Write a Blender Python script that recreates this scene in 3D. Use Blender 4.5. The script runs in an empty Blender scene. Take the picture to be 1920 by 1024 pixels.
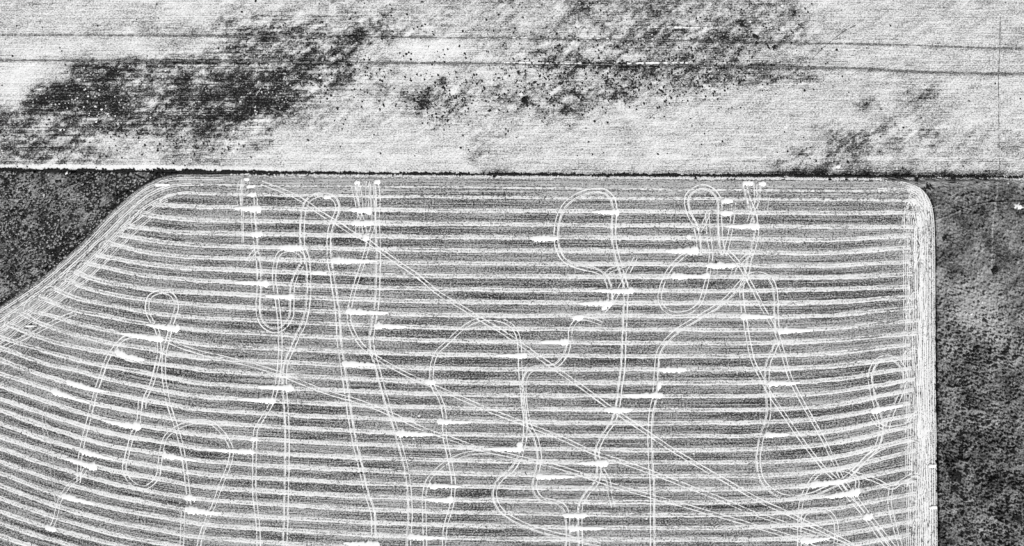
import bpy, math, random
import numpy as np

# ------------------------------------------------------------------ camera, sky, sun, exposure
S = 0.4                      # one picture pixel of the survey = 0.4 m of ground
def X(px): return (px - 960.0) * S
def Y(py): return (512.0 - py) * S

sc = bpy.context.scene
col = sc.collection
cam_d = bpy.data.cameras.new('camera'); cam = bpy.data.objects.new('camera', cam_d); col.objects.link(cam)
CAM_H = 1000.0
cam.location = (0, 0, CAM_H); cam.rotation_euler = (0, 0, 0)
cam_d.sensor_width = 36.0; cam_d.lens = 36.0 * CAM_H / (1920 * S)
cam_d.clip_start = 5.0; cam_d.clip_end = 12000.0
sc.camera = cam

SUN_EL, SUN_AZ = math.radians(36), math.radians(150)      # azimuth clockwise from the top of the picture
world = bpy.data.worlds.new('World'); sc.world = world; world.use_nodes = True
wn = world.node_tree.nodes; wl = world.node_tree.links; wn.clear()
sky = wn.new('ShaderNodeTexSky'); sky.sky_type = 'NISHITA'; sky.sun_disc = False
sky.sun_elevation = SUN_EL; sky.sun_rotation = SUN_AZ
bw = wn.new('ShaderNodeRGBToBW'); bg = wn.new('ShaderNodeBackground'); wo = wn.new('ShaderNodeOutputWorld')
wl.new(sky.outputs[0], bw.inputs[0]); wl.new(bw.outputs[0], bg.inputs[0]); wl.new(bg.outputs[0], wo.inputs[0])
bg.inputs[1].default_value = 0.05
sun_d = bpy.data.lights.new('sun', 'SUN'); sun_d.energy = 5.0; sun_d.angle = math.radians(0.5); sun_d.color = (1, 1, 1)
sun = bpy.data.objects.new('sun', sun_d); col.objects.link(sun)
sun.rotation_euler = (math.pi / 2 - SUN_EL, 0, math.pi - SUN_AZ); sun.location = (0, 0, 300)
sc.view_settings.view_transform = 'Standard'; sc.view_settings.look = 'None'
sc.view_settings.exposure = 0.2; sc.view_settings.gamma = 1.0; sc.view_settings.use_curve_mapping = False

# ------------------------------------------------------------------ noise in numpy
def _lat(seed, n=512):
    return np.random.RandomState(seed).rand(n, n).astype(np.float32)
_lats = {}
def vn(x, y, seed=0):
    """smooth value noise 0..1"""
    if seed not in _lats: _lats[seed] = _lat(seed)
    L = _lats[seed]; x = np.asarray(x, float) + 1000.37; y = np.asarray(y, float) + 1000.71
    xi = np.floor(x).astype(int); yi = np.floor(y).astype(int)
    fx = x - xi; fy = y - yi; fx = fx*fx*(3-2*fx); fy = fy*fy*(3-2*fy)
    a = L[xi % 512, yi % 512]; b = L[(xi+1) % 512, yi % 512]; c = L[xi % 512, (yi+1) % 512]; d = L[(xi+1) % 512, (yi+1) % 512]
    return (a*(1-fx)+b*fx)*(1-fy) + (c*(1-fx)+d*fx)*fy
def fbm(x, y, seed=0, octv=4, gain=0.55):
    s = 0; a = 1; t = 0
    for i in range(octv):
        s = s + a*vn(x*2**i, y*2**i, seed+i); t += a; a *= gain
    return s/t
rnd = random.Random(7); nr = np.random.RandomState(5)

# ------------------------------------------------------------------ object helpers
def tag(o, label=None, cat=None, group=None, kind=None):
    if label: o['label'] = label
    if cat: o['category'] = cat
    if group: o['group'] = group
    if kind: o['kind'] = kind
    return o
def mesh_np(name, V, F, uv=None, attrs=None, smooth=False):
    """V (n,3), F (m,k) all faces k-gons"""
    V = np.asarray(V, np.float32); F = np.asarray(F, np.int32)
    me = bpy.data.meshes.new(name); n = len(V); m, k = F.shape
    me.vertices.add(n); me.vertices.foreach_set('co', V.ravel())
    me.loops.add(m*k); me.loops.foreach_set('vertex_index', F.ravel())
    me.polygons.add(m); me.polygons.foreach_set('loop_start', np.arange(0, m*k, k, dtype=np.int32))
    me.polygons.foreach_set('loop_total', np.full(m, k, np.int32))
    if uv is not None:
        l = me.uv_layers.new(name='UVMap'); l.data.foreach_set('uv', np.asarray(uv, np.float32)[F.ravel()].ravel())
    if attrs:
        for an, av in attrs.items():
            a = me.attributes.new(an, 'FLOAT', 'POINT'); a.data.foreach_set('value', np.asarray(av, np.float32).ravel())
    me.update(calc_edges=True); me.validate()
    if smooth: me.polygons.foreach_set('use_smooth', np.ones(m, bool))
    return me
def link(name, me, mat=None, parent=None):
    o = bpy.data.objects.new(name, me); col.objects.link(o)
    if mat is not None and me is not None and not me.materials: me.materials.append(mat)
    if parent is not None: o.parent = parent
    return o
def grid_faces(n, m, flip=False):
    i = np.arange(n-1)[:, None]*m + np.arange(m-1)[None, :]
    F = np.stack([i, i+m, i+m+1, i+1], -1).reshape(-1, 4)
    return F[:, ::-1] if flip else F
def grid_mesh(name, gx, gy, gz, uv=None, attrs=None, flip=False, smooth=True):
    n, m = gx.shape
    V = np.stack([gx, gy, gz], -1).reshape(-1, 3)
    if uv is not None: uv = np.stack(uv, -1).reshape(-1, 2)
    return mesh_np(name, V, grid_faces(n, m, flip), uv, attrs, smooth)

# ------------------------------------------------------------------ materials (all grey: the survey film is black and white)
def nd(nt, t, **k):
    n = nt.nodes.new(t)
    for a, b in k.items(): setattr(n, a, b)
    return n
def M(nt, op, a, b=None, c=None):
    n = nd(nt, 'ShaderNodeMath', operation=op)
    for i, v in enumerate((a, b, c)):
        if v is None: continue
        if isinstance(v, (int, float)): n.inputs[i].default_value = v
        else: nt.links.new(v, n.inputs[i])
    return n.outputs[0]
def noise(nt, vec, scale=(1, 1, 1), detail=2, rough=0.6, off=(0, 0, 0), dim='3D'):
    mp = nd(nt, 'ShaderNodeMapping'); mp.inputs['Scale'].default_value = scale; mp.inputs['Location'].default_value = off
    nt.links.new(vec, mp.inputs[0])
    n = nd(nt, 'ShaderNodeTexNoise'); n.inputs['Scale'].default_value = 1.0
    n.inputs['Detail'].default_value = detail; n.inputs['Roughness'].default_value = rough
    nt.links.new(mp.outputs[0], n.inputs['Vector'])
    return n.outputs[0]
def ss(nt, v, lo, hi):
    n = nd(nt, 'ShaderNodeMapRange', interpolation_type='SMOOTHSTEP')
    nt.links.new(v, n.inputs[0]); n.inputs[1].default_value = lo; n.inputs[2].default_value = hi
    return n.outputs[0]
def lerp(nt, f, a, b):
    n = nd(nt, 'ShaderNodeMapRange'); n.inputs[1].default_value = 0; n.inputs[2].default_value = 1
    nt.links.new(f, n.inputs[0])
    for i, v in ((3, a), (4, b)):
        if isinstance(v, (int, float)): n.inputs[i].default_value = v
        else: nt.links.new(v, n.inputs[i])
    return n.outputs[0]
def newmat(name):
    m = bpy.data.materials.new(name); m.use_nodes = True; nt = m.node_tree; nt.nodes.clear()
    out = nd(nt, 'ShaderNodeOutputMaterial'); b = nd(nt, 'ShaderNodeBsdfPrincipled')
    b.inputs['Roughness'].default_value = 0.95; b.inputs['Specular IOR Level'].default_value = 0.1
    nt.links.new(b.outputs[0], out.inputs[0])
    return m, nt, b
def setcol(nt, b, v, bump=None, dist=0.3, strength=1.0):
    cl = nd(nt, 'ShaderNodeClamp'); nt.links.new(v, cl.inputs[0]); cl.inputs[1].default_value = 0.004; cl.inputs[2].default_value = 0.8
    cc = nd(nt, 'ShaderNodeCombineColor')
    for i in range(3): nt.links.new(cl.outputs[0], cc.inputs[i])
    nt.links.new(cc.outputs[0], b.inputs['Base Color'])
    if bump is not None:
        bn = nd(nt, 'ShaderNodeBump'); bn.inputs['Distance'].default_value = dist; bn.inputs['Strength'].default_value = strength
        nt.links.new(bump, bn.inputs['Height']); nt.links.new(bn.outputs[0], b.inputs['Normal'])

def mat_stubble():
    m, nt, b = newmat('stubble_rows_drilled')
    uv = nd(nt, 'ShaderNodeUVMap').outputs[0]; ob = nd(nt, 'ShaderNodeTexCoord').outputs['Object']
    drill = noise(nt, uv, (0.012, 1.15, 1), 2, 0.6)
    drill2 = noise(nt, uv, (0.05, 0.42, 1), 2, 0.5, (7, 3, 0))
    fine = noise(nt, ob, (0.75, 1.1, 1), 3, 0.9)
    patch = noise(nt, ob, (0.02, 0.03, 1), 3, 0.6, (3, 9, 0))
    lvl = nd(nt, 'ShaderNodeAttribute', attribute_name='level').outputs['Fac']
    v = M(nt, 'MULTIPLY', M(nt, 'SUBTRACT', drill, 0.5), 2.2)
    v = M(nt, 'ADD', v, M(nt, 'MULTIPLY', M(nt, 'SUBTRACT', drill2, 0.5), 0.6))
    v = M(nt, 'ADD', v, M(nt, 'MULTIPLY', M(nt, 'SUBTRACT', fine, 0.5), 5.0))
    v = M(nt, 'ADD', v, M(nt, 'MULTIPLY', M(nt, 'SUBTRACT', patch, 0.5), 0.5))
    v = M(nt, 'ADD', v, M(nt, 'ADD', lvl, 0.45))
    t = ss(nt, v, 0.0, 1.1)
    c = lerp(nt, t, 0.01, 0.50)
    setcol(nt, b, c, M(nt, 'ADD', fine, drill), 0.15, 0.6)
    return m
def mat_straw(name, hi, lo, cover, uvn=True, fscale=1.3, famp=2.0):
    m, nt, b = newmat(name)
    uv = nd(nt, 'ShaderNodeUVMap').outputs[0] if uvn else nd(nt, 'ShaderNodeTexCoord').outputs['Object']
    ob = nd(nt, 'ShaderNodeTexCoord').outputs['Object']
    fine = noise(nt, ob, (fscale, fscale*1.3, 1), 3, 0.9)
    long_ = noise(nt, uv, (0.06, 0.9, 1), 2, 0.6, (1, 5, 0))
    slow = noise(nt, uv, (0.02, 0.05, 1), 2, 0.6, (11, 5, 0))
    v = M(nt, 'ADD', M(nt, 'MULTIPLY', M(nt, 'SUBTRACT', fine, 0.5), famp), M(nt, 'MULTIPLY', M(nt, 'SUBTRACT', long_, 0.5), 1.2))
    v = M(nt, 'ADD', v, M(nt, 'MULTIPLY', M(nt, 'SUBTRACT', slow, 0.5), 1.3))
    t = ss(nt, v, -cover - 0.35, -cover + 0.45)
    setcol(nt, b, lerp(nt, t, lo, hi), fine, 0.12, 0.6)
    return m
def mat_upper():
    m, nt, b = newmat('pale_dry_field')
    ob = nd(nt, 'ShaderNodeTexCoord').outputs['Object']
    a = nd(nt, 'ShaderNodeAttribute', attribute_name='patch').outputs['Fac']
    line = noise(nt, ob, (0.03, 1.25, 1), 2, 0.65)
    diag = nd(nt, 'ShaderNodeMapping'); diag.inputs['Rotation'].default_value = (0, 0, math.radians(-38)); nt.links.new(ob, diag.inputs[0])
    dg = noise(nt, diag.outputs[0], (0.10, 0.45, 1), 3, 0.65)
    fine = noise(nt, ob, (0.75, 1.1, 1), 3, 0.9, (3, 3, 0))
    v = M(nt, 'MULTIPLY', M(nt, 'SUBTRACT', fine, 0.5), 3.6)
    v = M(nt, 'ADD', v, M(nt, 'MULTIPLY', M(nt, 'SUBTRACT', line, 0.5), 1.3))
    v = M(nt, 'ADD', v, M(nt, 'MULTIPLY', M(nt, 'SUBTRACT', dg, 0.5), 0.30))
    v = M(nt, 'ADD', v, M(nt, 'SUBTRACT', 0.88, a))
    t = ss(nt, v, -0.15, 1.15)
    setcol(nt, b, lerp(nt, t, 0.008, 0.80), M(nt, 'ADD', M(nt, 'MULTIPLY', dg, 1.0), fine), 0.35, 0.6)
    return m
def mat_range(name, lo, hi, sc_=1.0):
    m, nt, b = newmat(name)
    ob = nd(nt, 'ShaderNodeTexCoord').outputs['Object']
    fine = noise(nt, ob, (0.8*sc_, 0.8*sc_, 1), 3, 0.7)
    big = noise(nt, ob, (0.03, 0.03, 1), 3, 0.6, (5, 5, 0))
    a = nd(nt, 'ShaderNodeAttribute', attribute_name='patch').outputs['Fac']
    v = M(nt, 'ADD', M(nt, 'MULTIPLY', M(nt, 'SUBTRACT', fine, 0.5), 1.6), M(nt, 'MULTIPLY', M(nt, 'SUBTRACT', big, 0.5), 0.9))
    v = M(nt, 'ADD', v, M(nt, 'ADD', a, 0.42))
    setcol(nt, b, lerp(nt, ss(nt, v, 0, 1.1), lo, hi), fine, 0.5, 0.5)
    return m
def mat_plain(name, lo, hi, scale=1.5):
    m, nt, b = newmat(name)
    ob = nd(nt, 'ShaderNodeTexCoord').outputs['Object']
    f = noise(nt, ob, (scale, scale, scale), 2, 0.7)
    setcol(nt, b, lerp(nt, ss(nt, f, 0.3, 0.7), lo, hi))
    return m
M_STUB = mat_stubble()
M_ROW = mat_straw('straw_mat_pale', 0.74, 0.05, 0.24, True, 0.9, 3.8)
M_LINE = mat_straw('pressed_straw', 0.80, 0.25, 0.5)
M_HEAP = mat_straw('loose_bright_straw', 0.80, 0.35, 0.95, False, 0.9, 2.6)
M_TRK = mat_straw('wheel_pressed_stubble', 0.80, 0.25, 0.5)
M_TRKF = mat_straw('faint_wheel_pressed_stubble', 0.58, 0.16, 0.25)
M_HEAD = mat_straw('headland_straw', 0.66, 0.04, -.08, True, 0.8, 4.2)
M_HEADR = mat_straw('headland_straw_bright', 0.74, 0.05, .02, True, 0.8, 4.2)
M_UP = mat_upper()
M_RL = mat_range('sagebrush_ground', 0.01, 0.32)
M_RR = mat_range('dry_rangeland', 0.02, 0.36)
M_DARK = mat_plain('dark_weed_leaves', 0.005, 0.035)
M_SAGE = mat_plain('grey_sage_leaves', 0.06, 0.40, 0.8)
M_PALE = mat_plain('bleached_grass', 0.35, 0.80)
M_ROCK = mat_plain('pale_rock', 0.6, 0.8)
M_DITCH = mat_plain('dark_ditch_soil', 0.004, 0.03, 1.0)  # near-black soil colour for the boundary ribbon
M_BARE = mat_straw('bare_pale_dirt', 0.78, 0.35, 0.55, False)
M_SOIL = mat_plain('turned_soil', 0.02, 0.30, 1.2)
M_FAR = mat_plain('far_farmland', 0.12, 0.30, 0.02)

# ------------------------------------------------------------------ lines of the place, in survey pixels
OUT = np.array([(-420, 860), (-200, 705), (0, 575), (40, 548), (83, 517), (143, 465), (199, 407), (232, 377), (262, 353), (285, 340), (305, 332), (325, 328), (345, 326.5), (480, 328), (1000, 333), (1600, 338.5),
                (1672, 339), (1693, 341), (1708, 345), (1722, 351), (1734, 361), (1743, 375), (1748, 390), (1751.5, 415), (1753, 470), (1754, 700), (1756, 850), (1758, 1024), (1760, 1400)], float)
HED = np.array([(-500, 316), (0, 318.5), (330, 321), (480, 323.5), (960, 327.5), (1440, 330), (1700, 331.5), (1920, 332.5), (2500, 335)], float)
def hed(x): return np.interp(x, HED[:, 0], HED[:, 1])
def cr(pts, step=1.5):
    """Catmull-Rom through pts, resampled about every step px"""
    P = np.array(pts, float)
    if len(P) < 3:
        n = max(2, int(np.hypot(*(P[-1]-P[0]))/step)); t = np.linspace(0, 1, n)[:, None]; return P[0]*(1-t)+P[-1]*t
    Q = np.vstack([2*P[0]-P[1], P, 2*P[-1]-P[-2]]); out = []
    for i in range(1, len(Q)-2):
        p0, p1, p2, p3 = Q[i-1:i+3]; n = max(2, int(np.hypot(*(p2-p1))/step))
        d1 = max(np.hypot(*(p1-p0)), 1e-3)**.5; d2 = max(np.hypot(*(p2-p1)), 1e-3)**.5; d3 = max(np.hypot(*(p3-p2)), 1e-3)**.5
        m1 = (p2-p1) + d2*((p1-p0)/d1**1 /1 * 1/ d1 * d2/1 - (p2-p0)/(d1+d2)) if False else (p2-p0)/2
        m2 = (p3-p1)/2
        # limit tangents to the segment so uneven spacing does not overshoot
        L = np.hypot(*(p2-p1))
        for mm in (m1, m2):
            q = np.hypot(*mm)
            if q > 1.2*L: mm *= 1.2*L/q
        t = np.linspace(0, 1, n, endpoint=False)[:, None]
        out.append((2*t**3-3*t**2+1)*p1 + (t**3-2*t**2+t)*m1 + (-2*t**3+3*t**2)*p2 + (t**3-t**2)*m2)
    out.append(P[-1:]); return np.vstack(out)
OUTD = cr(OUT, 1.0)
def out_top(x): return np.interp(x, OUTD[:, 0], OUTD[:, 1])       # upper edge of the harvested field
def normals(P):
    T = np.gradient(P, axis=0); T /= np.maximum(np.hypot(T[:, 0], T[:, 1]), 1e-6)[:, None]
    return np.stack([-T[:, 1], T[:, 0]], -1)                       # to the right of travel in image space (y down): inwards for OUT

# straw rows: y at given x for row k
XS = [400, 800, 1300, 1530, 1680]
R400 = [364,388.5,413,437,460.5,483.5,504.5,527.5,550,573,597,620.5,648,672.5,695.5,720.4,745,769.5,793,818,843,866,891,914.4,938,962.5,985,1010]
R800 = [369,394.5,419.5,444,469,493,517,541.5,565,590,613.5,638,664,690,715,738,764,788,813,837,862,886,910,935,959,983.5,1007,1031]
R1300= [372.7,397.4,422.7,446.6,471,496,518.7,545,568,592.5,618,643.5,667.7,692.7,717.6,742.5,768.4,793.3,818,844,867,893,917.7,942,965.7,990,1012,1037]
R1530= [374.5,400,424.8,450,474.7,499,520,543,567,592.5,617,640,664,688.4,714,738,763,786,811,835,861,884.7,909,932,957,982,1006.6,1031]
R1680= [376,399,425.6,443,466,492,515,538,559,580,604,628,649,673,694,717,736.5,761,784,806,830.6,854,882,907,932,959,983,1007]
LEFT = {0:[(300,377),(306,370),(316,366),(349,362)],1:[(288,384),(303,385),(349,387)],2:[(268,401),(275,403),(316,409),(366,413)],
 3:[(243,423),(250,425.5),(283,429.6),(333,435.4)],4:[(225,441),(233,443),(283,451),(333,457)],5:[(210,458),(216,459.5),(266,471),(316,478)],
 6:[(182,478),(200,482),(216,484.4),(250,491),(316,499)],7:[(165,494),(175,497),(216,506.4),(266,515),(316,521)],8:[(142,511),(150,514.7),(183,525),(233,534.6),(283,543)],
 9:[(125,524),(133,528),(166,541),(216,553),(283,563)],10:[(104,543),(111.6,546),(150,561),(216,573.5),(283,586)],11:[(75,559),(83,561.6),(133,580),(183,590),(216,596),(266,606)],
 12:[(58,581),(66,585),(100,593),(133,603),(183,615),(216,622),(300,634)],13:[(42,589),(51,593),(75,606),(133,626),(183,638),(216,645),(283,655),(316,663),(366,669.5)],
 14:[(17,610),(25,613),(50,623),(83,635),(116,644.6),(166,654.6),(216,665),(250,676),(300,683),(349,689)],
 15:[(-4,630),(8,634.6),(33,643),(83,658),(133,671),(191,684.5),(266,698),(316,708)],16:[(-20,645),(8,654.6),(50,669.5),(100,686),(149,696),(216,714),(300,731.5)],
 17:[(-40,660),(0,674.5),(50,694),(100,709),(150,725),(200,736.5),(300,755)],18:[(-60,678),(0,700),(50,716),(100,733),(150,749),(200,762),(300,781)],
 19:[(-80,694),(0,722),(100,756.5),(200,787),(300,803)],20:[(-100,714),(0,748),(100,781),(200,810),(300,828)],21:[(-120,728),(0,769),(100,804.6),(200,834),(300,851)],
 22:[(-140,745),(0,794.6),(100,828),(200,857),(300,876)],23:[(-160,761),(0,819),(100,851),(200,880),(300,898)],24:[(-180,777),(0,841),(100,874.4),(200,903),(300,924)],
 25:[(-200,794),(0,865),(100,900),(200,927),(300,947)],26:[(-220,809),(0,887),(100,924),(200,950),(300,969)],27:[(-240,824),(0,910),(100,946.5),(200,975),(300,994)],
 28:[(-260,842),(0,934),(100,969),(200,998),(300,1018),(400,1034)],29:[(-270,863),(0,959),(100,991),(200,1017),(300,1038),(400,1058)],
 30:[(-280,885),(0,982),(100,1013),(200,1040),(400,1082)],31:[(-290,907),(0,1005),(100,1036),(200,1064),(400,1106)]}
NR = 44
def row_pts(k):
    if k <= 27: return LEFT[k] + [(x, r[k]) for x, r in zip(XS, (R400, R800, R1300, R1530, R1680))]
    base = [(x, r[27] + 24.3*(k-27)) for x, r in zip(XS, (R400, R800, R1300, R1530, R1680))]
    if k <= 31: return LEFT[k] + base[1:]
    return [(x, y + 24*(k-31)) for x, y in LEFT[31][:-1]] + [(400, 1106 + 24*(k-31))] + [(x, r[27] + 24.3*(k-27)) for x, r in zip(XS[1:], (R800, R1300, R1530, R1680))]
ROWC = []
for k in range(NR):
    P = cr(row_pts(k), 3.0)
    s0 = (P[3, 1]-P[0, 1])/(P[3, 0]-P[0, 0]); s1 = (P[-1, 1]-P[-12, 1])/(P[-1, 0]-P[-12, 0])
    ROWC.append((P, s0, s1))
def row_y(k, x):
    x = np.asarray(x, float); P, s0, s1 = ROWC[k]
    y = np.interp(x, P[:, 0], P[:, 1])
    y = np.where(x < P[0, 0], P[0, 1] + (x-P[0, 0])*s0, y)
    return np.where(x > P[-1, 0], P[-1, 1] + np.minimum(x-P[-1, 0], 80)*s1, y)
# table of row positions for quick inverse lookup
TX = np.arange(-450, 1800, 3.0)
TY = np.stack([row_y(k, TX) for k in range(NR)], 0)
TY = np.maximum.accumulate(TY + np.arange(NR)[:, None]*1e-3, axis=0)
def row_v(x, y):
    """row coordinate: integer on a row's centre line"""
    x = np.asarray(x, float); y = np.asarray(y, float); sh = x.shape; x = x.ravel(); y = y.ravel()
    xi = np.clip((x - TX[0])/3.0, 0, len(TX)-1.001); i0 = xi.astype(int); f = xi - i0
    C = TY[:, i0]*(1-f) + TY[:, i0+1]*f                       # (NR, n)
    k = (C <= y[None]).sum(0) - 1
    kk = np.clip(k, 0, NR-2); a = C[kk, np.arange(len(x))]; b = C[kk+1, np.arange(len(x))]
    v = kk + (y-a)/np.maximum(b-a, 4.0)
    v = np.where(k < 0, (y-C[0])/25.0, v)
    return v.reshape(sh)
ROW_X0 = [row_pts(k)[0][0] for k in range(NR)]
ROW_H = 0.14
def lift(x, y):
    """height of the straw mat under a point (m)"""
    v = row_v(x, y); d = np.abs(v - np.round(v))*24.0
    k = np.clip(np.round(v), 0, NR-1).astype(int)
    on = (np.asarray(x) > np.array(ROW_X0)[k]-3) & (np.asarray(x) < 1715) & (v > -0.5)
    return np.where(on, ROW_H*np.clip(1.15-(d/6.5)**2, 0, 1), 0.0)

# ------------------------------------------------------------------ setting: the ground to the horizon
g = np.linspace(-5000, 5000, 60); GX, GY = np.meshgrid(g, g, indexing='ij')
tag(link('ground', grid_mesh('ground', GX, GY, np.full_like(GX, -1.2)), M_FAR), kind='structure')

# upper pale field: coarse tone of its bare and weedy patches
D = ["1111111111232223222222222334333433333211111111111",
     "1111222222455554444432222233334444444421111111111",
     "1111111233465555433011222343333344433321111111111",
     "0016776666777765432112223332333444443321111111111",
     "2588987777788853223334334543332322111111112311111",
     "6566776666775432222133222332111111111111122211111",
     "5644333444432111111111211111111111111123333322222",
     "5554322333211111111111321111111111112333322222222"]
DG = np.array([[int(c) for c in r[:48]] for r in D], float)
def dens(x, y):
    wx = (fbm(x/45, y/45, 20, 3)-.5)*60; wy = (fbm(x/45, y/45, 30, 3)-.5)*34
    u = np.clip((x+wx)/40-.5, 0, 46.999); w = np.clip((y+wy)/40-.5, 0, 6.999)
    ui = u.astype(int); wi = w.astype(int); fu = u-ui; fw = w-wi; fu = fu*fu*(3-2*fu); fw = fw*fw*(3-2*fw)
    d = (DG[wi, ui]*(1-fu)+DG[wi, ui+1]*fu)*(1-fw) + (DG[wi+1, ui]*(1-fu)+DG[wi+1, ui+1]*fu)*fw
    return d
BL = [(155,150,60,14,-.2,.25),(75,190,30,10,0,.1),(110,185,55,16,-.15,.35),(205,192,22,14,0,.4),(120,235,28,14,0,.4),(60,280,40,14,0,.25),(60,215,30,8,-.25,.3),(170,128,50,8,-.15,.2),
      (250,120,60,8,0,.1),(375,190,18,12,0,.35),(330,150,40,10,0,.25),(465,160,55,35,0,.25),(500,185,30,18,0,.35),(320,228,70,12,0,.4),(230,245,40,8,.15,.25),(420,215,60,10,-.05,.25),
      (500,60,40,8,0,.2),(455,68,60,6,0,.35),(690,55,30,8,-.6,.3),(660,90,14,18,.5,.25),(600,75,70,10,-.1,.15),(530,208,26,3.5,.35,.55),(510,264,16,3,0,.4),(720,82,10,5,0,.25),
      (790,200,16,34,.35,.35),(830,158,12,16,.2,.4),(800,190,26,12,0,.2),(930,165,14,20,.5,.3),(985,190,13,8,-.5,.75),(1080,188,16,16,0,.4),(1062,205,12,12,0,.3),(1150,178,26,9,-.2,.35),(1155,120,60,8,0,.5),
      (1225,140,40,20,-.2,.2),(1350,95,24,12,.3,.4),(1320,155,20,12,0,.3),(1275,185,12,10,0,.2),(1240,60,60,10,0,.15),(1000,105,50,12,0,.25),(880,302,10,6,0,.3),(905,270,8,5,0,.2),
      (950,254,12,5,0,.3),(1622,194,17,11,0,.75),(1600,268,50,12,-.35,.3),(1660,245,30,8,-.2,.25),(1720,243,30,6,.1,.2),(1760,240,20,5,0,.1),(1560,255,14,10,0,.15),(1700,115,40,6,0,.1),
      (960,4,60,8,0,.2),(1095,8,30,6,0,.2),(1480,25,40,10,0,.2),(1395,47,8,4,0,.5),(1416,68,5,3,0,.8),(1452,90,5,3,0,.8),(1100,130,60,14,0,.2),(1200,170,50,12,0,.1)]
BL += [(40,130,40,30,-.6,-.3),(20,185,40,22,-.6,-.35),(75,235,20,10,0,-.3),(250,262,60,12,0,-.2),(770,90,60,12,0,-.3),(830,138,30,10,0,-.3),(840,90,40,12,0,-.2),(200,80,120,14,0,-.1),(330,262,60,10,0,-.1),(1180,105,20,4,0,-.3)]
def blob(x, y):
    s = 0
    wx = (fbm(x/12, y/12, 50, 3)-.5)*14; wy = (fbm(x/12, y/12, 60, 3)-.5)*10
    for (bx, by, rx, ry, an, am) in BL:
        c, q = math.cos(an), math.sin(an); dx = x+wx-bx; dy = y+wy-by
        s = s + am*np.exp(-((dx*c+dy*q)/rx)**2 - ((-dx*q+dy*c)/ry)**2)
    return s
FUR = {'a': [(-400,62),(0,66),(480,67.5),(700,70),(960,72),(1300,77),(1440,80),(1700,85),(1860,91),(2300,98)],
       'b': [(-400,111),(0,113),(400,115),(640,118),(960,120),(1200,122),(1440,126),(1640,130),(1740,136),(1920,139),(2300,144)]}
gx = np.arange(-400, 2321, 2.5); gy = np.concatenate([np.arange(-320, 0, 8.), np.arange(0, 301, 2.5), np.arange(302, 323, 2.5)])
PX, T = np.meshgrid(gx, gy, indexing='ij')
PY = np.where(T > 290, 290 + (T-290)/(gy[-1]-290)*(hed(PX)-1.0-290), T)
dn = dens(PX, PY)/9.0 + blob(PX, PY)*.8
cl_ = fbm(PX/22, PY/13, 70, 5, .62)-.5
st = (fbm((PX*.6+PY*.8)/9, (PX*.8-PY*.6)/26, 80, 4)-.5)
hz = fbm(PX/90, PY/2.2, 90, 3)-.5
amp = np.clip(dn*1.7, .22, 1)
mid = fbm(PX/75, PY/38, 140, 4)-.5; rag = fbm(PX/7, PY/4.5, 150, 4, .75)-.5; dstr = fbm((PX*.62+PY*.78)/6, (PX*.78-PY*.62)/34, 160, 4)-.5
left_z = np.clip((900-PX)/300, .25, 1)
pt = dn*1.1 - .04 + cl_*1.5*amp + st*1.0*amp + hz*1.1*amp*left_z + rag*1.5*np.clip(dn*2, .12, 1) + mid*.32 + dstr*(.5+.6*np.clip((PX-450)/150, 0, 1))*amp
pt += .07*np.clip((PX-900)/500, 0, 1) + .06*np.clip((300-PX)/200, 0, 1)*(PY < 110) + .01
pt = np.where(pt > .8, .8 + (pt-.8)*.5, pt); pt = np.clip(pt, -.35, 1.1)
fa = np.interp(PX, *zip(*FUR['a'])); fb = np.interp(PX, *zip(*FUR['b']))
pt += (.16+.3*(vn(PX/40,PX*0,121)))*np.exp(-((PY-fa)/3.0)**2) + (.2+.4*vn(PX/50,PX*0,122))*np.exp(-((PY-fb)/4.5)**2) - .12*np.exp(-((PY-fb+5)/2)**2)
hy = hed(PX)
edge = np.clip((PX-700)/900, 0, 1)
pt += edge*.55*np.exp(-((PY-hy+4)/7)**2)
pt -= (1-np.clip((PX-300)/300, 0, 1))*.9*np.exp(-((PY-hy+6)/4.5)**4)
pt -= .2*np.exp(-((PY-(294+(PX-960)*.004))/2.5)**2)*(PX > 480)
pt += .12*vn(PX/3, PY/2.2, 96)
UVH = (fbm(PX/6, PY/6, 97, 3)-.5)*.35
me = grid_mesh('upper_field', X(PX), Y(PY), UVH*np.where(T > 296, 0, 1), None, {'patch': pt}, flip=True)
tag(link('upper_field', me, M_UP), kind='structure')

# harvested field with drilled stubble
gx = np.concatenate([np.arange(-400, 1690, 4.), np.arange(1690, 1750, 2.), np.arange(1750, 1760.1, .8)])
t = np.linspace(0, 1, 200)
PX, T = np.meshgrid(gx, t, indexing='ij')
top = out_top(PX)
PY = top + T*(1380-top)
v = row_v(PX, PY)
dk = (fbm(PX/60, PY/30, 101, 4)-.5)*.25
dk += np.where(PY < 365, .22*(1-np.clip((PY-352)/16, 0, 1)), 0)
gapk = np.floor(v); dk += (vn(gapk*1.7+.3, PX/260, 131)-.5)*.34
dk += .20*np.exp(-((np.abs(v-np.round(v))-.22)/.10)**2)*(.3+1.3*vn(PX/40, v*3, 111)) - .05
dk -= .35*np.exp(-((PX-650)/22)**2-((PY-445)/9)**2) + .3*np.exp(-((PX-675)/9)**2-((PY-525)/8)**2) + .25*np.exp(-((PX-640)/30)**2-((PY-502)/8)**2)
dk -= .3*np.exp(-((PX-1300)/14)**2-((PY-487)/6)**2) + .2*np.exp(-((PX-505)/9)**2-((PY-441)/7)**2)
me = grid_mesh('stubble_field', X(PX), Y(PY), np.zeros_like(PX), (PX*S, v*10.2), {'level': dk}, flip=True)
tag(link('stubble_field', me, M_STUB), kind='structure')

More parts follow.
